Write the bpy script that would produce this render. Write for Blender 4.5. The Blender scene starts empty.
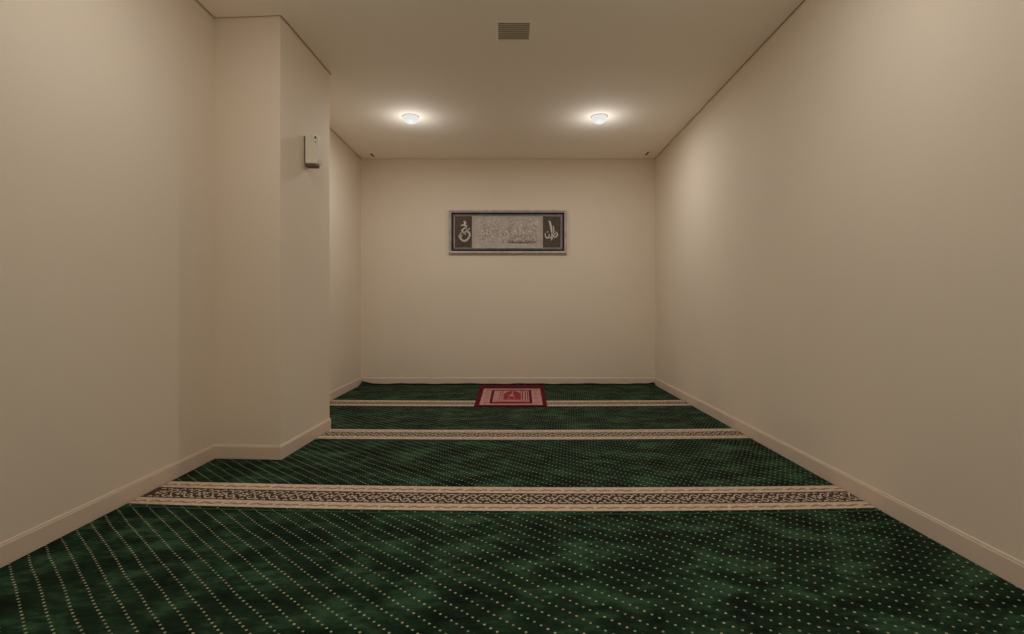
import bpy, bmesh, math, random
from mathutils import Vector

SC = bpy.context.scene
COL = SC.collection
PI = math.pi
CAM_Z = 0.893          # camera height above the carpet
H = 2.60               # ceiling height
F_PX = 510.0           # focal length in pixels of a 1024 px wide frame


def lin(c):
    c = c / 255.0
    return c / 12.92 if c <= 0.04045 else ((c + 0.055) / 1.055) ** 2.4


def rgb(r, g, b):
    return (lin(r), lin(g), lin(b), 1.0)


# ------------------------------------------------------------------ materials
class NT:
    """small helper round a node tree"""
    def __init__(self, name):
        self.m = bpy.data.materials.new(name)
        self.m.use_nodes = True
        self.t = self.m.node_tree
        self.b = self.t.nodes['Principled BSDF']

    def n(self, kind, **kw):
        nd = self.t.nodes.new(kind)
        for k, v in kw.items():
            setattr(nd, k, v)
        return nd

    def link(self, a, b):
        self.t.links.new(a, b)

    def val(self, inp, v):
        if hasattr(v, 'is_output'):
            self.link(v, inp)
        else:
            inp.default_value = v

    def math(self, op, a, b=0.0, c=None, clamp=False):
        nd = self.n('ShaderNodeMath', operation=op, use_clamp=clamp)
        self.val(nd.inputs[0], a)
        self.val(nd.inputs[1], b)
        if c is not None:
            self.val(nd.inputs[2], c)
        return nd.outputs[0]

    def noise(self, vec, scale, detail=3.0, rough=0.5):
        nd = self.n('ShaderNodeTexNoise')
        self.val(nd.inputs['Vector'], vec)
        nd.inputs['Scale'].default_value = scale
        nd.inputs['Detail'].default_value = detail
        nd.inputs['Roughness'].default_value = rough
        return nd.outputs['Fac']

    def mapping(self, vec, scale=(1, 1, 1), rot=(0, 0, 0), loc=(0, 0, 0)):
        nd = self.n('ShaderNodeMapping')
        self.val(nd.inputs['Vector'], vec)
        nd.inputs['Scale'].default_value = scale
        nd.inputs['Rotation'].default_value = rot
        nd.inputs['Location'].default_value = loc
        return nd.outputs[0]

    def obj_coord(self):
        return self.n('ShaderNodeTexCoord').outputs['Object']

    def ramp(self, fac, stops):
        nd = self.n('ShaderNodeValToRGB')
        self.val(nd.inputs[0], fac)
        el = nd.color_ramp.elements
        while len(el) < len(stops):
            el.new(0.5)
        for e, (p, c) in zip(el, stops):
            e.position = p
            e.color = c
        return nd.outputs[0]

    def mix(self, fac, a, b):
        nd = self.n('ShaderNodeMix', data_type='RGBA')
        self.val(nd.inputs['Factor'], fac)
        self.val(nd.inputs[6], a)
        self.val(nd.inputs[7], b)
        return nd.outputs[2]

    def smooth(self, x, lo, hi):
        nd = self.n('ShaderNodeMapRange', interpolation_type='SMOOTHSTEP')
        self.val(nd.inputs[0], x)
        nd.inputs[1].default_value = lo
        nd.inputs[2].default_value = hi
        nd.inputs[3].default_value = 0.0
        nd.inputs[4].default_value = 1.0
        return nd.outputs[0]

    def bump(self, h, strength=0.2, dist=0.002):
        nd = self.n('ShaderNodeBump')
        nd.inputs['Strength'].default_value = strength
        nd.inputs['Distance'].default_value = dist
        self.val(nd.inputs['Height'], h)
        self.link(nd.outputs[0], self.b.inputs['Normal'])

    def base(self, col, rough=0.6, metal=0.0, spec=0.3):
        self.val(self.b.inputs['Base Color'], col)
        self.b.inputs['Roughness'].default_value = rough
        self.b.inputs['Metallic'].default_value = metal
        self.b.inputs['Specular IOR Level'].default_value = spec
        return self.m


def plain(name, c1, c2, scale=8.0, rough=0.6, metal=0.0, spec=0.3, bump=0.0, bscale=200.0):
    t = NT(name)
    co = t.obj_coord()
    col = t.ramp(t.noise(co, scale), [(0.3, c1), (0.7, c2)])
    if bump:
        t.bump(t.noise(co, bscale, 2.0), bump, 0.001)
    return t.base(col, rough, metal, spec)


def carpet_material():
    """deep green pile, brushed into lighter and darker patches, with slanted rows of cream dots"""
    t = NT('green_dotted_carpet')
    co = t.obj_coord()
    # hand-woven wobble
    wob = t.n('ShaderNodeTexNoise')
    t.val(wob.inputs['Vector'], co)
    wob.inputs['Scale'].default_value = 5.0
    wob.inputs['Detail'].default_value = 1.0
    sub = t.n('ShaderNodeVectorMath', operation='SUBTRACT')
    t.link(wob.outputs['Color'], sub.inputs[0])
    sub.inputs[1].default_value = (0.5, 0.5, 0.5)
    sc = t.n('ShaderNodeVectorMath', operation='SCALE')
    t.link(sub.outputs[0], sc.inputs[0])
    sc.inputs['Scale'].default_value = 0.012
    add = t.n('ShaderNodeVectorMath', operation='ADD')
    t.link(co, add.inputs[0])
    t.link(sc.outputs[0], add.inputs[1])
    xyz = t.n('ShaderNodeSeparateXYZ')
    t.link(add.outputs[0], xyz.inputs[0])
    x, y = xyz.outputs[0], xyz.outputs[1]
    a = math.radians(42.0)
    # along the row (d) and across the rows (n)
    along = t.math('ADD', t.math('MULTIPLY', x, math.cos(a)), t.math('MULTIPLY', y, -math.sin(a)))
    across = t.math('ADD', t.math('MULTIPLY', x, math.sin(a)), t.math('MULTIPLY', y, math.cos(a)))
    ROW, STEP = 0.0510, 0.0242
    s = t.math('SUBTRACT', t.math('DIVIDE', across, ROW), 0.40)
    row = t.math('FLOOR', s)
    odd = t.math('MULTIPLY', t.math('FLOORED_MODULO', row, 2.0), 0.5)
    p = t.math('ADD', t.math('DIVIDE', along, STEP), odd)
    du = t.math('MULTIPLY', t.math('SUBTRACT', t.math('FRACT', p), 0.5), STEP)
    dv = t.math('MULTIPLY', t.math('SUBTRACT', t.math('FRACT', s), 0.5), ROW)
    d = t.math('SQRT', t.math('ADD', t.math('MULTIPLY', du, du), t.math('MULTIPLY', dv, dv)))
    dot = t.math('SUBTRACT', 1.0, t.smooth(d, 0.0026, 0.0046))
    dot = t.math('MULTIPLY', dot, t.math('ADD', 0.52, t.math('MULTIPLY', t.smooth(t.noise(co, 40.0, 2.0), 0.35, 0.65), 0.5)))
    # brushed nap patches
    big = t.noise(t.mapping(co, (1.0, 1.6, 1.0), (0, 0, 0.35)), 4.6, 4.0, 0.62)
    small = t.noise(t.mapping(co, (1.0, 2.2, 1.0), (0, 0, -0.3)), 16.0, 3.0, 0.6)
    fac = t.math('ADD', t.math('MULTIPLY', big, 0.72), t.math('MULTIPLY', small, 0.28))
    green = t.ramp(fac, [(0.38, rgb(*C_GREEN[0])), (0.50, rgb(*C_GREEN[1])), (0.61, rgb(*C_GREEN[2]))])
    fuzz = t.noise(co, 320.0, 2.0, 0.7)
    green = t.mix(t.math('MULTIPLY', t.smooth(fuzz, 0.55, 0.75), 0.25), green, rgb(52, 84, 58))
    col = t.mix(dot, green, rgb(*C_DOT))
    t.bump(t.math('ADD', fuzz, t.math('MULTIPLY', dot, 0.6)), 0.5, 0.003)
    return t.base(col, 0.95, 0.0, 0.05)


def tan_material():
    """cream woven stripe with a broken red-brown line along its middle"""
    t = NT('cream_woven_border')
    uv = t.n('ShaderNodeUVMap').outputs[0]
    xyz = t.n('ShaderNodeSeparateXYZ')
    t.link(uv, xyz.inputs[0])
    u, v = xyz.outputs[0], xyz.outputs[1]     # metres along / 0..1 across the stripe
    w = t.noise(uv, 9.0, 2.0)
    vv = t.math('ADD', v, t.math('MULTIPLY', t.math('SUBTRACT', w, 0.5), 0.15))
    zig = t.math('MULTIPLY', t.math('SINE', t.math('MULTIPLY', u, 2 * PI / 0.06)), 0.06)
    dist = t.math('ABSOLUTE', t.math('SUBTRACT', t.math('ADD', vv, zig), 0.45))
    dash = t.smooth(t.math('FRACT', t.math('MULTIPLY', u, 1 / 0.12)), 0.08, 0.16)
    line = t.math('MULTIPLY', t.math('SUBTRACT', 1.0, t.smooth(dist, 0.06, 0.14)), dash)
    n = t.noise(t.mapping(uv, (30.0, 2.0, 1.0)), 2.0, 3.0, 0.6)
    col = t.ramp(n, [(0.3, rgb(*C_TAN[0])), (0.7, rgb(*C_TAN[1]))])
    col = t.mix(t.math('MULTIPLY', line, 0.75), col, rgb(128, 88, 70))
    t.bump(t.noise(t.obj_coord(), 320.0, 2.0), 0.4, 0.002)
    return t.base(col, 0.95, 0.0, 0.05)


def emit(name, col, strength):
    t = NT(name)
    t.base((0.03, 0.03, 0.03, 1.0), 0.6)
    t.b.inputs['Emission Color'].default_value = col
    t.b.inputs['Emission Strength'].default_value = strength
    return t.m


# ---- colour table
C_GREEN = [(16, 26, 19), (30, 48, 34), (52, 80, 57)]
C_DOT = (200, 194, 156)
C_TAN = [(182, 160, 140), (220, 200, 176)]
LAMP_COL = (1.0, 1.0, 0.985)
P_LAMP = 7.2
P_CEIL_FILL = 1.6
EXPOSURE = 0.07

M_WALL = plain('beige_wall_paint', rgb(225, 211, 191), rgb(229, 215, 195), 1.2, 0.75, 0, 0.2, 0.05, 260)
M_CEIL = plain('off_white_ceiling_paint', rgb(250, 241, 228), rgb(251, 242, 229), 1.2, 0.8, 0, 0.2, 0.03, 260)
M_SKIRT = plain('beige_skirting_paint', rgb(218, 199, 180), rgb(222, 203, 184), 3.0, 0.5, 0, 0.35)
M_SLAB = plain('gap_shade_floor', rgb(44, 38, 32), rgb(58, 50, 42), 6.0, 0.9, 0, 0.1, 0.3, 60)  # slab coloured dark to put shade into the gap beside the skirting
M_VOID = plain('dark_ceiling_void', rgb(96, 78, 58), rgb(104, 86, 64), 6.0, 0.9, 0, 0.1)
M_CARPET = carpet_material()
M_TAN = tan_material()
M_BROWN = plain('dark_brown_border_ground', rgb(66, 52, 45), rgb(88, 71, 62), 40.0, 0.95, 0, 0.05, 0.4, 320)
M_MOTIF = plain('cream_border_scrolls', rgb(188, 170, 148), rgb(212, 194, 172), 40.0, 0.95, 0, 0.05, 0.4, 320)
M_EDGE = plain('dark_green_carpet_selvedge', rgb(40, 72, 48), rgb(54, 88, 60), 30.0, 0.95, 0, 0.05, 0.4, 320)

M_EDGE_SHADE = plain('shaded_carpet_edge', rgb(22, 24, 18), rgb(32, 32, 24), 30.0, 0.95, 0, 0.05, 0.4, 320)  # dark colour stands for shade on the turned-up carpet edge
M_SILVER = plain('aged_silver_moulding', rgb(172, 162, 156), rgb(200, 190, 184), 20.0, 0.5, 0.15, 0.5)
M_DARKMOULD = plain('dark_bronze_moulding', rgb(30, 23, 23), rgb(44, 35, 34), 14.0, 0.55, 0.0, 0.3)
M_PANEL = plain('dark_brown_panel', rgb(74, 60, 50), rgb(92, 76, 64), 30.0, 0.6, 0.1, 0.3)
M_PEWTER = plain('pale_pewter_panel', rgb(178, 166, 156), rgb(194, 182, 172), 16.0, 0.6, 0.05, 0.3, 0.1, 120)
M_LETTER = plain('silver_lettering', rgb(180, 171, 162), rgb(200, 191, 182), 30.0, 0.4, 0.2, 0.5)
M_RELIEF_DARK = plain('tarnished_relief', rgb(138, 127, 118), rgb(160, 148, 138), 60.0, 0.6, 0.0, 0.4)
M_RELIEF_BLACK = plain('blackened_relief', rgb(92, 80, 74), rgb(112, 100, 92), 60.0, 0.6, 0.0, 0.4)
M_RELIEF_LIGHT = plain('relief_highlight', rgb(206, 196, 186), rgb(222, 212, 202), 60.0, 0.4, 0.25, 0.5)  # pale strokes painted as highlights on the raised script

M_RED = plain('burgundy_mat_weave', rgb(80, 18, 26), rgb(102, 26, 36), 40.0, 0.9, 0, 0.05, 0.4, 260)
M_RED2 = plain('crimson_mat_weave', rgb(134, 44, 54), rgb(156, 60, 68), 30.0, 0.9, 0, 0.05, 0.4, 260)
M_PINK = plain('rose_mat_weave', rgb(176, 104, 104), rgb(192, 124, 120), 22.0, 0.9, 0, 0.05, 0.4, 260)
M_CREAMMAT = plain('pale_rose_mat_weave', rgb(170, 128, 120), rgb(192, 150, 140), 22.0, 0.9, 0, 0.05, 0.4, 260)

M_PLASTIC = plain('cream_plastic', rgb(228, 218, 200), rgb(232, 222, 204), 6.0, 0.65, 0, 0.2)
M_PLASTIC_W = plain('white_plastic', rgb(236, 230, 218), rgb(240, 234, 222), 6.0, 0.35, 0, 0.5)
M_DARKPLASTIC = plain('dark_brown_plastic', rgb(58, 48, 38), rgb(66, 54, 44), 6.0, 0.6, 0, 0.3)
M_LOWER = plain('brown_lower_plastic', rgb(104, 90, 74), rgb(112, 97, 80), 6.0, 0.6, 0, 0.3)
M_VENT = plain('brown_vent_metal', rgb(68, 54, 48), rgb(76, 61, 54), 9.0, 0.5, 0.1, 0.4)
M_VENTBACK = plain('dark_duct_interior', rgb(34, 27, 24), rgb(40, 32, 28), 9.0, 0.9, 0, 0.1)
M_TRIM = plain('white_lamp_trim', rgb(232, 224, 208), rgb(238, 230, 214), 6.0, 0.45, 0, 0.4)
M_LENS = emit('lit_lamp_lens', (1.0, 0.99, 0.96, 1.0), 0.74)


# ------------------------------------------------------------------ mesh helpers
def obj(name, bm, mats, parent=None, loc=None, smooth=False):
    me = bpy.data.meshes.new(name)
    bmesh.ops.recalc_face_normals(bm, faces=bm.faces[:])
    if smooth:
        for f in bm.faces:
            f.smooth = True
    bm.to_mesh(me)
    bm.free()
    for m in (mats if isinstance(mats, (list, tuple)) else [mats]):
        me.materials.append(m)
    o = bpy.data.objects.new(name, me)
    COL.objects.link(o)
    if parent:
        o.parent = parent
    if loc:
        o.location = loc
    return o


def thing(name, label, cat, loc=(0, 0, 0), group=None):
    o = bpy.data.objects.new(name, None)
    o.empty_display_size = 0.05
    COL.objects.link(o)
    o.location = loc
    o['label'] = label
    o['category'] = cat
    if group:
        o['group'] = group
    return o


def struct(name, bm, m, **k):
    o = obj(name, bm, m, **k)
    o['kind'] = 'structure'
    return o


def box(bm, x0, x1, y0, y1, z0, z1, mi=0, bevel=0.0, seg=2):
    t = bmesh.new()
    r = bmesh.ops.create_cube(t, size=1.0)
    for v in r['verts']:
        v.co = Vector((x0 + (v.co.x + .5) * (x1 - x0), y0 + (v.co.y + .5) * (y1 - y0), z0 + (v.co.z + .5) * (z1 - z0)))
    if bevel:
        bmesh.ops.bevel(t, geom=t.edges[:], offset=bevel, segments=seg, affect='EDGES', profile=0.5)
    return merge(bm, t, mi)


def merge(bm, t, mi=0):
    vm = {}
    for v in t.verts:
        vm[v] = bm.verts.new(v.co)
    for f in t.faces:
        try:
            nf = bm.faces.new([vm[v] for v in f.verts])
            nf.material_index = mi
            nf.smooth = f.smooth
        except ValueError:
            pass
    t.free()
    return bm


def prism(bm, pts, z0, z1, mi=0, axis='Z'):
    """a polygon given in a plane, thickened.  axis Z: (x,y)->(x,y,z); axis Y: (x,z)->(x,y,z)"""
    def P(p, h):
        return (p[0], p[1], h) if axis == 'Z' else (p[0], h, p[1])
    a = [bm.verts.new(P(p, z0)) for p in pts]
    b = [bm.verts.new(P(p, z1)) for p in pts]
    n = len(pts)
    fs = [bm.faces.new(a), bm.faces.new(b)]
    for i in range(n):
        j = (i + 1) % n
        fs.append(bm.faces.new((a[i], a[j], b[j], b[i])))
    for f in fs:
        f.material_index = mi
    return bm


def spline(pts, n=8):
    out = []
    P = [pts[0]] + list(pts) + [pts[-1]]
    for i in range(1, len(P) - 2):
        for k in range(n):
            t = k / n
            a, b, c, d = P[i - 1], P[i], P[i + 1], P[i + 2]
            out.append(tuple(0.5 * ((2 * b[q]) + (-a[q] + c[q]) * t + (2 * a[q] - 5 * b[q] + 4 * c[q] - d[q]) * t * t
                                    + (-a[q] + 3 * b[q] - 3 * c[q] + d[q]) * t ** 3) for q in (0, 1)))
    out.append(tuple(pts[-1][:2]))
    return out


def stroke(bm, pts, w, h0, h1, mi=0, axis='Y', taper=0.45, n=6, slices=True):
    """a pen stroke: ribbon of width w tapering to its ends, as a thin solid"""
    c = spline(pts, n)
    L, R = [], []
    m = len(c)
    for i in range(m):
        a, b = c[max(0, i - 1)], c[min(m - 1, i + 1)]
        dx, dy = b[0] - a[0], b[1] - a[1]
        l = math.hypot(dx, dy) or 1e-9
        s = i / (m - 1)
        ww = 0.5 * w * (taper + (1 - taper) * math.sin(PI * min(1, max(0, s))) ** 0.6)
        L.append((c[i][0] - dy / l * ww, c[i][1] + dx / l * ww))
        R.append((c[i][0] + dy / l * ww, c[i][1] - dx / l * ww))

    def P(p, h):
        return (p[0], p[1], h) if axis == 'Z' else (p[0], h, p[1])
    v = [[bm.verts.new(P(p, h)) for p in side] for side in (L, R) for h in (h0, h1)]
    la, lb, ra, rb = v
    for i in range(m - 1):
        for q in ((lb[i], lb[i + 1], rb[i + 1], rb[i]), (la[i], la[i + 1], lb[i + 1], lb[i]),
                  (ra[i], ra[i + 1], rb[i + 1], rb[i])):
            bm.faces.new(q).material_index = mi
    for i in (0, m - 1):
        bm.faces.new((la[i], lb[i], rb[i], ra[i])).material_index = mi


def lathe(bm, prof, seg=40, mi=0, cx=0, cy=0, cap=True):
    rings = []
    for r, z in prof:
        if r < 1e-6:
            rings.append([bm.verts.new((cx, cy, z))])
        else:
            rings.append([bm.verts.new((cx + r * math.cos(2 * PI * i / seg), cy + r * math.sin(2 * PI * i / seg), z)) for i in range(seg)])
    for a, b in zip(rings, rings[1:]):
        for i in range(seg):
            j = (i + 1) % seg
            if len(a) == 1 and len(b) == 1:
                continue
            if len(a) == 1:
                f = bm.faces.new((a[0], b[j], b[i]))
            elif len(b) == 1:
                f = bm.faces.new((a[i], a[j], b[0]))
            else:
                f = bm.faces.new((a[i], a[j], b[j], b[i]))
            f.material_index = mi
            f.smooth = True
    return bm


def offset_path(pts, d):
    """inward (to the room side) mitred offset of the open polyline of wall faces"""
    out = []
    n = len(pts)
    for i in range(n):
        def nrm(a, b):
            dx, dy = b[0] - a[0], b[1] - a[1]
            l = math.hypot(dx, dy)
            return (dy / l, -dx / l)
        if i == 0:
            k = nrm(pts[0], pts[1]); out.append((pts[0][0] + k[0] * d, pts[0][1] + k[1] * d)); continue
        if i == n - 1:
            k = nrm(pts[-2], pts[-1]); out.append((pts[-1][0] + k[0] * d, pts[-1][1] + k[1] * d)); continue
        a, b = nrm(pts[i - 1], pts[i]), nrm(pts[i], pts[i + 1])
        mx, my = a[0] + b[0], a[1] + b[1]
        q = (1 + a[0] * b[0] + a[1] * b[1])
        out.append((pts[i][0] + mx / q * d, pts[i][1] + my / q * d))
    return out


# ------------------------------------------------------------------ the room
Y_BACK, Y_FRONT = 5.885, -1.35
XL, XR = -1.765, 1.612
XR2 = 1.652            # the right wall opens out very slightly towards the back
XL2 = -1.745           # the wall beyond the pillar stands a little further in
A1, A2, A3, A4 = (XL, 3.022), (-1.362, 2.997), (-1.336, 3.735), (XL2, 3.735)
PATH = [(XL, Y_FRONT), A1, A2, A3, A4, (XL2, Y_BACK), (XR2, Y_BACK), (XR, Y_FRONT)]
TOP = H + 0.10
T = 0.12
FL = -0.012            # bare floor under the carpet

bm = bmesh.new(); box(bm, XL - T, XR + T, Y_FRONT - T, Y_BACK + T, FL - 0.10, FL); struct('floor', bm, M_SLAB)
bm = bmesh.new(); prism(bm, [(XL - T, Y_FRONT), (XL, Y_FRONT), (XL, 3.4), (XL2, 3.4), (XL2, Y_BACK), (XL - T, Y_BACK)], FL, TOP); struct('wall_left', bm, M_WALL)
bm = bmesh.new(); prism(bm, [(XR, Y_FRONT), (XR + T, Y_FRONT), (XR + T, Y_BACK), (XR2, Y_BACK)], FL, TOP); struct('wall_right', bm, M_WALL)
bm = bmesh.new(); box(bm, XL - T, XR + T, Y_BACK, Y_BACK + T, FL, TOP); struct('wall_back', bm, M_WALL)
bm = bmesh.new(); box(bm, XL - T, XR + T, Y_FRONT - T, Y_FRONT, FL, TOP); struct('wall_front', bm, M_WALL)
bm = bmesh.new()
prism(bm, [(XL - 0.002, 3.022), A2, A3, (XL - 0.002, 3.735)], FL, TOP)
struct('wall_pillar', bm, M_WALL)

# ceiling board, stopping short of every wall so a shadow gap runs round it
bm = bmesh.new()
prism(bm, offset_path(PATH, 0.013), H, H + 0.022)
ceil = struct('ceiling', bm, M_CEIL)
bm = bmesh.new(); box(bm, XL - T, XR + T, Y_FRONT - T, Y_BACK + T, TOP, TOP + 0.08); struct('ceiling_void', bm, M_VOID)


# skirting: a board with a small rounded cap, mitred at the corners
def skirting(name, segs):
    prof = [(0.0, FL), (0.008, FL), (0.008, 0.067), (0.0072, 0.070), (0.0052, 0.071), (0.0052, 0.076), (0.0036, 0.079), (0.0, 0.0795)]
    b = bmesh.new()
    paths = [offset_path(PATH, d) for d, z in prof]
    for s in segs:
        for k in range(len(prof) - 1):
            q = []
            for (kk, ss) in ((k, s), (k, s + 1), (k + 1, s + 1), (k + 1, s)):
                p = paths[kk][ss]
                q.append(b.verts.new((p[0], p[1], prof[kk][1])))
            b.faces.new(q)
    bmesh.ops.remove_doubles(b, verts=b.verts[:], dist=0.0003)
    return struct(name, b, M_SKIRT)


skirting('baseboard_left', [0, 4])
skirting('baseboard_pillar', [1, 2, 3])
skirting('baseboard_back', [5])
skirting('baseboard_right', [6])


# ------------------------------------------------------------------ carpet strips
# each border band runs across the room with a slight bow, as the strips were laid
def bow(mid, a, b):
    return lambda x: mid + a * x + b * x * x


BANDS = [  # near edge, far edge
    (bow(2.228, -0.0125, 0.0215), bow(2.522, -0.016, 0.0190)),
    (bow(3.429, 0.000, 0.0150), bow(3.694, 0.000, 0.0170)),
    (bow(4.580, 0.000, 0.0130), bow(4.845, 0.000, 0.0130)),
]
SEAM = 0.040
seams = [(lambda x, f=n: f(x) - SEAM) for n, f in BANDS]
FREE = 0.0150           # the skirting's thickness and a hair of air

XA = XL + FREE
XB = XR2 - FREE


def xright(y):
    return XR + (XR2 - XR) * (y - Y_FRONT) / (Y_BACK - Y_FRONT) - FREE


XA2 = XL2 + FREE
random.seed(4)


def pillar_cut(b):
    """remove what would lie under the pillar, following its slightly skewed faces"""
    off = offset_path(PATH, FREE)
    c1, c2, c3, c4 = [Vector(p) for p in off[1:5]]
    cuts = []
    for p, q in ((c1, c2), (c2, c3), (c3, c4)):
        d = (q - p).normalized()
        cuts.append((p, Vector((d.y, -d.x))))
    cuts.append((Vector((XA2, 0)), Vector((1, 0))))
    w0, w1 = Vector((xright(Y_FRONT), Y_FRONT)), Vector((xright(Y_BACK), Y_BACK))
    d = (w1 - w0).normalized()
    cuts.append((w0, Vector((d.y, -d.x))))
    for p, n in cuts:
        bmesh.ops.bisect_plane(b, geom=b.verts[:] + b.edges[:] + b.faces[:], plane_co=(p.x, p.y, 0), plane_no=(n.x, n.y, 0), dist=1e-5)
    dead = []
    for f in b.faces:
        c = f.calc_center_median().xy
        if all((c - p).dot(n) < 0 for p, n in cuts[:3]) or (c.x < XA2 and c.y > c4.y - 0.01) or c.x > xright(c.y):
            dead.append(f)
    bmesh.ops.delete(b, geom=dead, context='FACES')


def sheet(y0, y1, nx, ny, z, lift=None):
    b = bmesh.new()
    g = []
    for j in range(ny + 1):
        t = j / ny
        r = []
        for i in range(nx + 1):
            x = XA + (XB - XA) * i / nx
            y = y0(x) * (1 - t) + y1(x) * t
            r.append(b.verts.new((x, y, z + (lift(x, y) if lift else 0.0))))
        g.append(r)
    for j in range(ny):
        for i in range(nx):
            b.faces.new((g[j][i], g[j][i + 1], g[j + 1][i + 1], g[j + 1][i]))
    return b


def carpet(name_label, y0, y1, lift=None):
    b = sheet(lambda x: y0(x) + 0.0015, lambda x: y1(x) - 0.0015, 60, 24, 0.0, lift)
    pillar_cut(b)
    # pile rolled down at the edges, then the cut edge down to the floor
    r = bmesh.ops.extrude_edge_only(b, edges=[e for e in b.edges if e.is_boundary])
    for v in [g for g in r['geom'] if isinstance(g, bmesh.types.BMVert)]:
        v.co.z = min(v.co.z - 0.012, -0.0115) if v.co.z < 0.002 else v.co.z - 0.0115
    o = obj('carpet_strip', b, M_CARPET)
    o['label'] = name_label
    o['category'] = 'carpet'
    o['group'] = 'green carpet strips'
    return o


def band(parent, f0, f1):
    """cream stripe, dark line, scrolled middle, dark line, cream stripe, on the far side of the seam"""
    b = bmesh.new()
    uvl = b.loops.layers.uv.new('UVMap')
    nx = 60

    def strip(t0, t1, mi, z):
        for i in range(nx):
            xs = [XA + 0.004 + (XB - XA - 0.008) * k / nx for k in (i, i + 1)]
            P = [(xs[0], t0), (xs[1], t0), (xs[1], t1), (xs[0], t1)]
            f = b.faces.new([b.verts.new((x, f0(x) * (1 - t) + f1(x) * t, z)) for x, t in P])
            f.material_index = mi
            for l, (x, t) in zip(f.loops, P):
                l[uvl].uv = (x, 0.0 if t == t0 else 1.0)
    strip(-0.004, 1.004, 1, 0.0012)
    strip(0.0, 0.262, 0, 0.0024)
    strip(0.718, 1.0, 0, 0.0024)

    # scrolled vine with rosettes between the two stripes
    def W(x, t):
        return (x, f0(x) * (1 - t) + f1(x) * t)
    PIT = 0.104
    wid = 0.29

    def curve(pts, w, hh=0.0022):
        stroke(b, [W(x, t) for x, t in pts], w, hh - 0.0012, hh, 2, 'Z', 0.6, 4)
    x = XA + 0.06
    k = 0
    while x < XB - 0.06:
        up = 1 if k % 2 == 0 else -1
        c = 0.49
        # rosette: six petals round a hollow eye
        for q in range(6):
            an = q * PI / 3 + 0.3 * k
            r0, r1 = 0.010, 0.024
            ax = x + 0.5 * (r0 + r1) * math.cos(an)
            at = c + 0.5 * (r0 + r1) * math.sin(an) / wid
            dx, dt = 0.008 * math.cos(an), 0.008 * math.sin(an) / wid
            curve([(ax - dx, at - dt), (ax, at), (ax + dx, at + dt)], 0.010)
        # scrolls that join the rosettes
        h = PIT / 2
        curve([(x + 0.022, c), (x + 0.034, c + up * 0.10), (x + h, c + up * 0.155), (x + h + 0.016, c + up * 0.08),
               (x + h, c + up * 0.02), (x + h - 0.010, c + up * 0.07)], 0.0075)
        curve([(x + h + 0.004, c - up * 0.02), (x + h + 0.02, c - up * 0.11), (x + h, c - up * 0.165),
               (x + h - 0.02, c - up * 0.10), (x + h - 0.006, c - up * 0.05)], 0.0075)
        # leaves filling the edges
        for (ox, ot) in ((-0.016, 0.165), (0.018, 0.165), (-0.018, -0.165), (0.016, -0.165)):
            curve([(x + ox - 0.010, c + ot - 0.02), (x + ox, c + ot + 0.012), (x + ox + 0.010, c + ot - 0.015)], 0.0080)
        for (ox, ot) in ((0.0, 0.17), (0.0, -0.17)):
            curve([(x + h + 0.022 + ox, c + ot * .6), (x + h + 0.030, c + ot)], 0.007)
        x += PIT
        k += 1
    pillar_cut(b)
    o = obj('border_band', b, [M_TAN, M_BROWN, M_MOTIF], parent)
    o['label'] = 'cream border band with brown scrollwork'
    # the plain woven selvedge in front of the band
    return o


front = carpet('dark green dotted carpet strip filling the foreground, in front of the nearest cream band',
               lambda x: Y_FRONT + 0.02, seams[0])
c2 = carpet('green dotted carpet strip carrying the nearest cream band, reaching the front of the pillar',
            seams[0], seams[1])
c3 = carpet('green dotted carpet strip carrying the middle cream band, starting beside the pillar', seams[1], seams[2])


def corner_lift(x, y):
    d = math.hypot(x - XA2, y - (Y_BACK - FREE)) / 0.16
    e = math.hypot(x - XB, y - (Y_BACK - FREE)) / 0.10
    return 0.035 * max(0.0, 1 - d) ** 1.5 + 0.016 * max(0.0, 1 - e) ** 1.5


c4 = carpet('green dotted carpet strip along the back wall, under the red mat',
            seams[2], lambda x: Y_BACK - FREE, corner_lift)
for c, (a, b_) in zip((c2, c3, c4), BANDS):
    band(c, a, b_)
    # the bound edge of the strip, in front of its band
    sb = bmesh.new()
    for i in range(60):
        q = []
        for k, t in ((i, 0), (i + 1, 0), (i + 1, 1), (i, 1)):
            x = XA + 0.004 + (XB - XA - 0.008) * k / 60
            q.append(sb.verts.new((x, a(x) - SEAM + 0.004 + 0.012 * t, 0.0016)))
        sb.faces.new(q)
    bmesh.ops.remove_doubles(sb, verts=sb.verts[:], dist=1e-5)
    pillar_cut(sb)
    obj('selvedge', sb, M_EDGE, c)
# carpet edge turned up against the back skirting, its shade painted dark
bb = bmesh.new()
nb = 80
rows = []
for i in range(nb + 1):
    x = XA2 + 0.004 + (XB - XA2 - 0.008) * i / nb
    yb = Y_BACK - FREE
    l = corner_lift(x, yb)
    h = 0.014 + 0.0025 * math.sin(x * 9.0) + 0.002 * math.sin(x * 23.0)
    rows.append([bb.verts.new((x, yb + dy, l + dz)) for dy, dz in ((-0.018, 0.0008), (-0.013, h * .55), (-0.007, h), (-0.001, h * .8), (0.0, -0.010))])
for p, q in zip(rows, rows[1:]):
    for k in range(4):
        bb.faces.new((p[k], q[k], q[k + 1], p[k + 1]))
o = obj('shaded_edge', bb, M_EDGE_SHADE, c4)
o['label'] = 'turned-up back edge with its shade painted dark'


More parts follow.
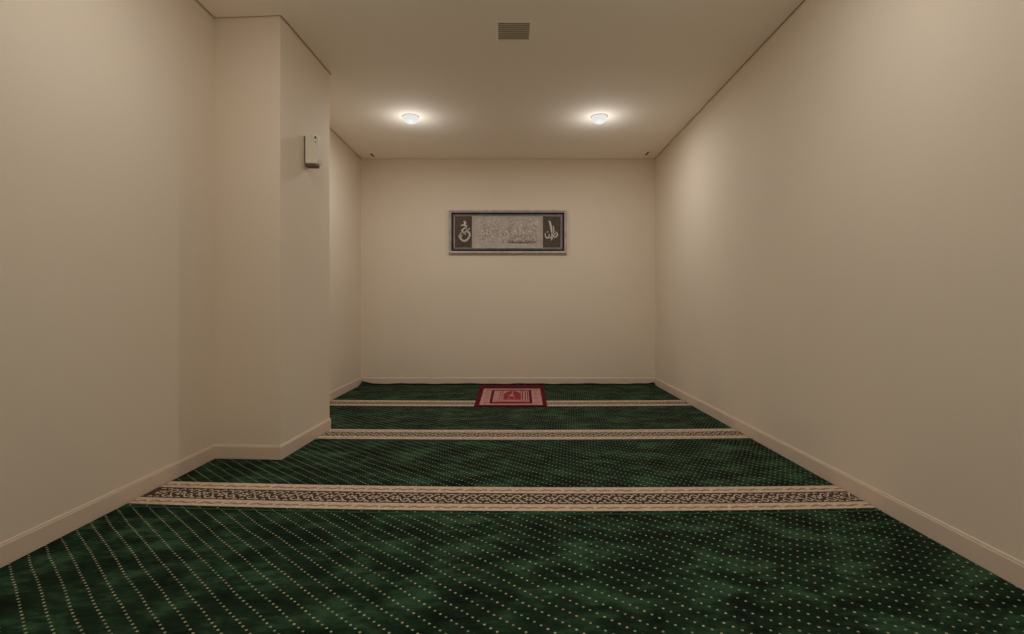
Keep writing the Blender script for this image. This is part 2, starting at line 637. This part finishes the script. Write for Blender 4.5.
# ------------------------------------------------------------------ red prayer mat
def prayer_mat():
    b = bmesh.new()
    N0, N1, F0, F1 = Vector((-0.341, 4.548)), Vector((0.316, 4.548)), Vector((-0.353, 5.765)), Vector((0.352, 5.765))

    def W(u, v):            # 0..1 across, 0..1 away from the camera
        p = (N0 * (1 - u) + N1 * u) * (1 - v) + (F0 * (1 - u) + F1 * u) * v
        return (p.x, p.y)
    z = 0.0026

    def poly(pts, lay, mi):
        prism(b, [W(*p) for p in pts], z if lay == 0 else z + 0.006 + (lay - 1) * 0.0006, z + 0.006 + lay * 0.0006, mi)

    def rect(u0, u1, v0, v1, lay, mi):
        poly([(u0, v0), (u1, v0), (u1, v1), (u0, v1)], lay, mi)
    RED, CRIM, PINK, CREAM = 0, 1, 2, 3
    rect(0, 1, 0, 1, 0, RED)
    rect(0.070, 0.940, 0.050, 0.800, 1, CREAM)      # pale border field
    rect(0.200, 0.800, 0.110, 0.730, 2, RED)         # dark inner frame
    # florets scattered on the pale side borders
    random.seed(2)
    for side in (0.145, 0.860):
        for q in range(7):
            v = 0.13 + q * 0.095
            stroke(b, [W(side - 0.035, v), W(side + 0.0, v + 0.03), W(side + 0.035, v - 0.005)], 0.014, z + 0.0066, z + 0.0072, PINK if q % 2 else CRIM, 'Z', 0.5, 4)
            stroke(b, [W(side, v - 0.035), W(side - 0.012, v - 0.01), W(side + 0.01, v + 0.02)], 0.010, z + 0.0066, z + 0.0072, PINK, 'Z', 0.5, 4)
    rect(0.240, 0.760, 0.160, 0.680, 3, CREAM)       # field inside the frame
    # pointed arch niche in crimson
    arch = [(0.390, 0.25), (0.640, 0.25), (0.640, 0.53)]
    for q in range(9):
        s = q / 8
        arch.append((0.640 - 0.25 * s, 0.53 + 0.135 * math.sin(PI * s) ** 0.7))
    poly(arch[:-1] + [(0.390, 0.53)], 4, CRIM)
    # hanging lamp in the niche
    stroke(b, [W(0.515, 0.64), W(0.515, 0.56), W(0.517, 0.50)], 0.010, z + 0.0084, z + 0.0090, CREAM, 'Z', 0.7, 4)
    poly([(0.480, 0.40), (0.530, 0.40), (0.540, 0.46), (0.505, 0.50), (0.470, 0.46)], 5, CREAM)
    poly([(0.450, 0.30), (0.475, 0.30), (0.462, 0.40)], 5, PINK)
    poly([(0.535, 0.30), (0.560, 0.30), (0.548, 0.40)], 5, PINK)
    # columns either side
    for u in (0.262, 0.300, 0.330):
        rect(u, u + 0.012, 0.23, 0.65, 4, CRIM if u > 0.3 else PINK)
    for u in (0.660, 0.700, 0.735):
        rect(u, u + 0.012, 0.23, 0.65, 4, CRIM if u < 0.66 else RED)
    for u in (0.375, 0.652):
        for q in range(5):
            v = 0.30 + q * 0.085
            rect(u - 0.02, u + 0.012, v, v + 0.03, 5, CRIM)
    rect(0.255, 0.750, 0.185, 0.225, 4, PINK)        # base line under the arch
    rect(0.30, 0.72, 0.15, 0.172, 4, CRIM)
    # thin dark line across the front border
    rect(0.215, 0.790, 0.078, 0.088, 2, CRIM)
    o = obj('prayer_mat', b, [M_RED, M_RED2, M_PINK, M_CREAMMAT])
    o['label'] = 'small burgundy and pink prayer mat with an arch design, lying by the back wall'
    o['category'] = 'mat'


prayer_mat()


# ------------------------------------------------------------------ framed calligraphy on the back wall
def calligraphy():
    S = (Y_BACK - 0.03) / F_PX                       # metres per pixel of the photograph at the frame
    X0, X1 = (448.7 - 512) * S, (566.9 - 512) * S
    Z0, Z1 = CAM_Z + (307 - 253.7) * S, CAM_Z + (307 - 210.0) * S
    root = thing('calligraphy_picture', 'wide silver framed calligraphy picture with dark end panels hanging on the back wall', 'picture',
                 ((X0 + X1) / 2, Y_BACK, Z0))
    ox, oz = (X0 + X1) / 2, Z0
    w2, hh = (X1 - X0) / 2, Z1 - Z0

    def ring(prof, i0):
        """mitred moulding: profile points are (inset from the outer edge, height off the wall)"""
        b = bmesh.new()
        loops = []
        for ins, d in prof:
            a = i0 + ins
            loops.append([b.verts.new(p) for p in ((-w2 + a, -d, a), (w2 - a, -d, a), (w2 - a, -d, hh - a), (-w2 + a, -d, hh - a))])
        for p, q in zip(loops, loops[1:]):
            for i in range(4):
                j = (i + 1) % 4
                b.faces.new((p[i], p[j], q[j], q[i]))
        return b
    obj('frame', ring([(0, 0.001), (0, 0.030), (0.006, 0.037), (0.013, 0.040), (0.021, 0.036), (0.025, 0.030), (0.029, 0.029), (0.029, 0.010)], 0), M_SILVER, root)
    mould = obj('inner_moulding', ring([(0, 0.010), (0, 0.027), (0.006, 0.026), (0.012, 0.020), (0.018, 0.021), (0.033, 0.018), (0.033, 0.008)], 0.029), M_DARKMOULD, root)
    obj('bead', ring([(0, 0.018), (0.001, 0.0235), (0.003, 0.0235), (0.004, 0.018)], 0.051), M_SILVER, mould)
    obj('fillet', ring([(0, 0.008), (0, 0.020), (0.004, 0.021), (0.007, 0.018), (0.007, 0.006)], 0.062), M_SILVER, root)
    b = bmesh.new(); box(b, -w2 + 0.03, w2 - 0.03, -0.006, -0.001, 0.03, hh - 0.03); obj('backing_board', b, M_DARKMOULD, root)
    IN = 0.069
    p0, p1 = (471.8 - 512) * S - ox, (543.0 - 512) * S - ox       # between these the pale middle panel
    for (a, c) in ((-w2 + IN, p0), (p1, w2 - IN)):
        b = bmesh.new(); box(b, a, c, -0.010, -0.0062, IN, hh - IN)
        pn = obj('end_panel', b, M_PANEL, root)
        b = bmesh.new()
        if a < 0:
            # left emblem; coordinates read off a crop 12.68 times the photograph from (446, 206)
            def Q(x, y):
                return ((446 + x / 12.68 - 512) * S - ox, (307 - (206 + y / 12.68)) * S + CAM_Z - oz)
            strokes = [([(222, 190), (238, 200), (240, 216), (226, 222)], 26), ([(188, 246), (222, 238), (248, 246), (270, 256)], 20),
                       ([(268, 254), (240, 272), (208, 300), (200, 314), (222, 332), (252, 362)], 19),
                       ([(296, 276), (288, 292), (252, 318), (218, 348)], 18), ([(252, 282), (276, 300), (300, 296)], 12),
                       ([(160, 372), (172, 398), (196, 424), (222, 440), (256, 432), (288, 398), (300, 356), (284, 326), (266, 332)], 24),
                       ([(196, 330), (180, 352), (184, 384), (190, 404)], 16), ([(158, 366), (182, 376), (208, 366)], 14)]
        else:
            def Q(x, y):
                return ((535 + x / 12.68 - 512) * S - ox, (307 - (206 + y / 12.68)) * S + CAM_Z - oz)
            strokes = [([(182, 184), (196, 226), (208, 280), (214, 340)], 24), ([(232, 248), (238, 290), (238, 346)], 15),
                       ([(258, 322), (282, 342), (282, 372), (256, 392), (234, 376), (246, 352), (264, 356)], 17),
                       ([(128, 340), (134, 376), (150, 402), (168, 398), (182, 372), (182, 350)], 19),
                       ([(180, 372), (190, 398), (206, 398), (218, 370), (216, 330)], 19),
                       ([(214, 380), (218, 404), (208, 434)], 17), ([(150, 330), (162, 322), (172, 332)], 11)]
        for pts, w in strokes:
            stroke(b, [Q(*p) for p in pts], w / 12.68 * S, -0.009, -0.0145, 0, 'Y', 0.5, 6)
        obj('lettering', b, M_LETTER, pn)
    # pale middle panel, stepped at both ends, with a dense field of raised script too fine to read
    b = bmesh.new()
    box(b, p0, p1, -0.012, -0.0062, IN, hh - IN)
    for x in (p0, p1 - 0.014):
        box(b, x, x + 0.014, -0.017, -0.012, IN, hh - IN, 0, 0.003)
    for x in (p0 + 0.026, p1 - 0.036):
        box(b, x, x + 0.010, -0.0145, -0.012, IN, hh - IN, 0, 0.002)
    random.seed(11)
    xa, xb = p0 + 0.075, p1 - 0.070
    za, zb = IN + 0.045, hh - IN - 0.012
    for k in range(560):
        x = random.uniform(xa, xb)
        zc = random.triangular(za, zb, za + (zb - za) * 0.35)
        t, tz = (x - xa) / (xb - xa), (zc - za) / (zb - za)
        dark = random.random() < (0.85 if (tz < 0.36 and t > 0.5) else 0.55)
        wd, hgt = random.uniform(0.008, 0.026), random.uniform(0.006, 0.022)
        kind = random.random()
        if kind < 0.45:
            pts = [(x, zc + hgt * .6), (x + wd * .2, zc - hgt * .3), (x + wd * .7, zc - hgt * .4), (x + wd, zc + hgt * .1)]
        elif kind < 0.75:
            pts = [(x + wd * .4, zc + hgt), (x + wd * .5, zc), (x + wd * .4, zc - hgt * .6)]
        else:
            pts = [(x, zc), (x + wd * .5, zc + hgt * .5), (x + wd, zc), (x + wd * .5, zc - hgt * .4), (x + wd * .1, zc - hgt * .1)]
        stroke(b, pts, random.uniform(0.004, 0.0075), -0.0118, -0.0135 - random.random() * 0.001, 1 if dark else 2, 'Y', 0.5, 3)
    x = xa + (xb - xa) * 0.50
    while x < xb - 0.03:
        h1 = random.uniform(0.012, 0.030)
        zz = za + 0.022 + random.uniform(-0.006, 0.006)
        stroke(b, [(x, zz + h1), (x + 0.004, zz), (x + 0.014, zz - 0.012), (x + 0.020, zz + 0.002)], 0.008, -0.0118, -0.0148, 3, 'Y', 0.5, 4)
        x += random.uniform(0.014, 0.022)
    stroke(b, [(p0 + 0.46, za - 0.006), (p0 + 0.53, za - 0.010), (p0 + 0.64, za - 0.006)], 0.007, -0.0118, -0.015, 2, 'Y', 0.5, 5)
    stroke(b, [(p0 + 0.258, zb - 0.035), (p0 + 0.260, zb - 0.005), (p0 + 0.258, zb + 0.006)], 0.007, -0.0118, -0.015, 2, 'Y', 0.6, 5)
    o = obj('middle_panel', b, [M_PEWTER, M_RELIEF_DARK, M_RELIEF_LIGHT, M_RELIEF_BLACK], root)
    o['label'] = 'pale pewter panel with fine raised script'


calligraphy()


# ------------------------------------------------------------------ downlights
def downlight(x, y, label):
    root = thing('ceiling_downlight', label, 'ceiling light', (x, y, H), 'round ceiling downlights')
    b = bmesh.new()
    lathe(b, [(0.071, 0.018), (0.071, -0.003), (0.0722, -0.0035), (0.0735, -0.003), (0.0742, -0.0003)])
    obj('trim_ring', b, M_TRIM, root)
    b = bmesh.new()
    prof = [(0.0705, 0.0), (0.0705, -0.010)]
    for k in range(1, 9):
        a = k / 8 * PI / 2
        prof.append((0.0705 * math.cos(a), -0.010 - 0.052 * math.sin(a)))
    lathe(b, prof)
    obj('lens', b, M_LENS, root)
    lamp(x, y)


def lamp(x, y, side=P_CEIL_FILL, drop=0.19, power=P_LAMP):
    ld = bpy.data.lights.new('downlight_lamp', 'AREA')
    ld.shape = 'DISK'
    ld.size = 0.03
    ld.energy = power
    ld.color = LAMP_COL
    lo = bpy.data.objects.new('downlight_lamp', ld)
    COL.objects.link(lo)
    lo.location = (x, y, H - 0.066)
    # added point light, unseen below the lens, to brighten the ceiling
    pd = bpy.data.lights.new('added_ceiling_fill', 'POINT')
    pd.energy = side
    pd.color = LAMP_COL
    pd.shadow_soft_size = 0.0
    po = bpy.data.objects.new('added_ceiling_fill', pd)
    COL.objects.link(po)
    po.location = (x, y, H - drop)


LX0, LX1, LY = -0.908, 0.783, 4.575
downlight(LX0, LY, 'lit round ceiling downlight on the left, nearer the pillar')
downlight(LX1, LY, 'lit round ceiling downlight on the right, nearer the plain wall')
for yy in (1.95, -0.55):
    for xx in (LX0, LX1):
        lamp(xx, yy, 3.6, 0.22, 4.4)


# ------------------------------------------------------------------ ceiling vent
def vent():
    x0, x1, y0, y1 = -0.084, 0.106, 3.062, 3.258
    cx, cy = (x0 + x1) / 2, (y0 + y1) / 2
    root = thing('ceiling_vent', 'small square brown slatted air vent in the ceiling', 'vent', (cx, cy, H))
    hx, hy = (x1 - x0) / 2, (y1 - y0) / 2
    b = bmesh.new()
    loops = []
    for e, d in ((0.020, 0.0), (0.018, -0.0015), (0.003, -0.003), (0.0, -0.002), (0.0, 0.015)):
        loops.append([b.verts.new(p) for p in ((-hx - e, -hy - e, d), (hx + e, -hy - e, d), (hx + e, hy + e, d), (-hx - e, hy + e, d))])
    for p, q in zip(loops, loops[1:]):
        for i in range(4):
            j = (i + 1) % 4
            b.faces.new((p[i], p[j], q[j], q[i]))
    o = obj('frame', b, M_CEIL, root)
    o['label'] = 'pale frame'
    b = bmesh.new()
    n = 9
    for i in range(n):
        y = -hy + (i + 0.5) * 2 * hy / n
        prism_pts = [(y - 0.0095, -0.004), (y - 0.0075, -0.0045), (y + 0.0085, 0.0075), (y + 0.0065, 0.008)]
        a = [b.verts.new((-hx, p[0], p[1])) for p in prism_pts]
        c = [b.verts.new((hx, p[0], p[1])) for p in prism_pts]
        b.faces.new(a); b.faces.new(c)
        for k in range(4):
            b.faces.new((a[k], a[(k + 1) % 4], c[(k + 1) % 4], c[k]))
    obj('louvre', b, M_VENT, root)
    b = bmesh.new(); box(b, -hx, hx, -hy, hy, 0.010, 0.014); obj('duct_back', b, M_VENTBACK, root)


vent()


# ------------------------------------------------------------------ little dark slots near the back corners
def slot(x, y, label):
    root = thing('ceiling_slot', label, 'ceiling fitting', (x, y, H), 'dark slot fittings in the back ceiling corners')
    b = bmesh.new()
    box(b, -0.026, 0.026, -0.075, 0.075, -0.003, 0.0, 0, 0.0012)
    obj('plate', b, M_CEIL, root)
    b = bmesh.new()
    pts = []
    for k in range(16):
        a = 2 * PI * k / 16
        pts.append((0.010 * math.cos(a), 0.050 * (1 if math.sin(a) > 0 else -1) * (abs(math.sin(a)) > 1e-6) + 0.010 * math.sin(a)))
    prism(b, pts, -0.006, -0.003)
    obj('slot_cover', b, M_DARKPLASTIC, root)


slot(-1.567, 5.716, 'small dark slot fitting in the ceiling at the left back corner')
slot(1.500, 5.660, 'small dark slot fitting in the ceiling at the right back corner')


# ------------------------------------------------------------------ dispenser box on the pillar
def dispenser():
    y0, y1 = 3.306, 3.376
    xw = A2[0] + (A3[0] - A2[0]) * ((y0 + y1) / 2 - A2[1]) / (A3[1] - A2[1])
    z0, z1 = CAM_Z + 0.905, CAM_Z + 1.118
    D = 0.092
    root = thing('wall_dispenser', 'small cream plastic dispenser box fixed high on the side of the pillar', 'dispenser', (xw, (y0 + y1) / 2, z0))
    hy = (y1 - y0) / 2
    h = z1 - z0
    b = bmesh.new(); box(b, 0.0015, 0.008, -hy + 0.006, hy - 0.006, 0.030, h - 0.006, 0, 0.002)
    obj('back_plate', b, M_DARKPLASTIC, root)
    # body: side outline (x out from the pillar, z) with a rounded top and a lip at the bottom, extruded along the wall
    out = [(0.008, 0.026), (D - 0.010, 0.024), (D - 0.004, 0.032), (D, 0.060), (D, h - 0.030)]
    for k in range(1, 7):
        a = k / 6 * PI / 2
        out.append((D - 0.022 + 0.022 * math.cos(a), h - 0.022 + 0.022 * math.sin(a)))
    out += [(0.008, h - 0.004)]
    t = bmesh.new()
    prism(t, out, -hy, hy, 0, 'Y')
    bmesh.ops.recalc_face_normals(t, faces=t.faces[:])
    bmesh.ops.bevel(t, geom=[e for e in t.edges if abs(e.verts[0].co.y - e.verts[1].co.y) < 1e-5], offset=0.004, segments=2, affect='EDGES')
    obj('body', t, M_PLASTIC, root)
    b = bmesh.new(); box(b, 0.006, D - 0.014, -hy + 0.003, hy - 0.003, 0.010, 0.030, 0, 0.004)
    obj('lower_strip', b, M_LOWER, root)  # darker inset strip across the bottom of the box

    def disc(r, yy, th, m, nm, par, x, z):
        bb = bmesh.new()
        lathe(bb, [(0, 0), (r, 0), (r, th * .7), (r * .8, th), (0, th)], 24)
        for v in bb.verts:
            v.co = Vector((x + v.co.x, yy - v.co.z, z + v.co.y))
        return obj(nm, bb, m, par)
    bt = disc(0.016, -hy, 0.006, M_PLASTIC_W, 'button', root, D - 0.016, h - 0.016)
    bt['label'] = 'round white button'
    disc(0.007, -hy - 0.006, 0.002, M_DARKPLASTIC, 'sensor_eye', bt, D - 0.014, h - 0.020)
    disc(0.004, -hy, 0.002, M_DARKPLASTIC, 'indicator', root, D - 0.016, h - 0.048)


dispenser()

# ------------------------------------------------------------------ camera, world, colour
cd = bpy.data.cameras.new('camera')
cd.sensor_fit = 'HORIZONTAL'
cd.sensor_width = 36.0
cd.lens = 36.0 * F_PX / 1024.0
cd.shift_y = -10.0 / 1024.0
cd.clip_start = 0.02
cam = bpy.data.objects.new('camera', cd)
COL.objects.link(cam)
cam.location = (0, 0, CAM_Z)
cam.rotation_euler = (PI / 2, 0, 0)
SC.camera = cam

w = bpy.data.worlds.new('world')
w.use_nodes = True
w.node_tree.nodes['Background'].inputs[0].default_value = (0.02, 0.017, 0.014, 1)
SC.world = w

SC.cycles.max_bounces = 16
SC.cycles.diffuse_bounces = 12
vs = SC.view_settings
vs.view_transform = 'Standard'
vs.look = 'None'
vs.gamma = 1.0
vs.use_curve_mapping = False
vs.exposure = EXPOSURE
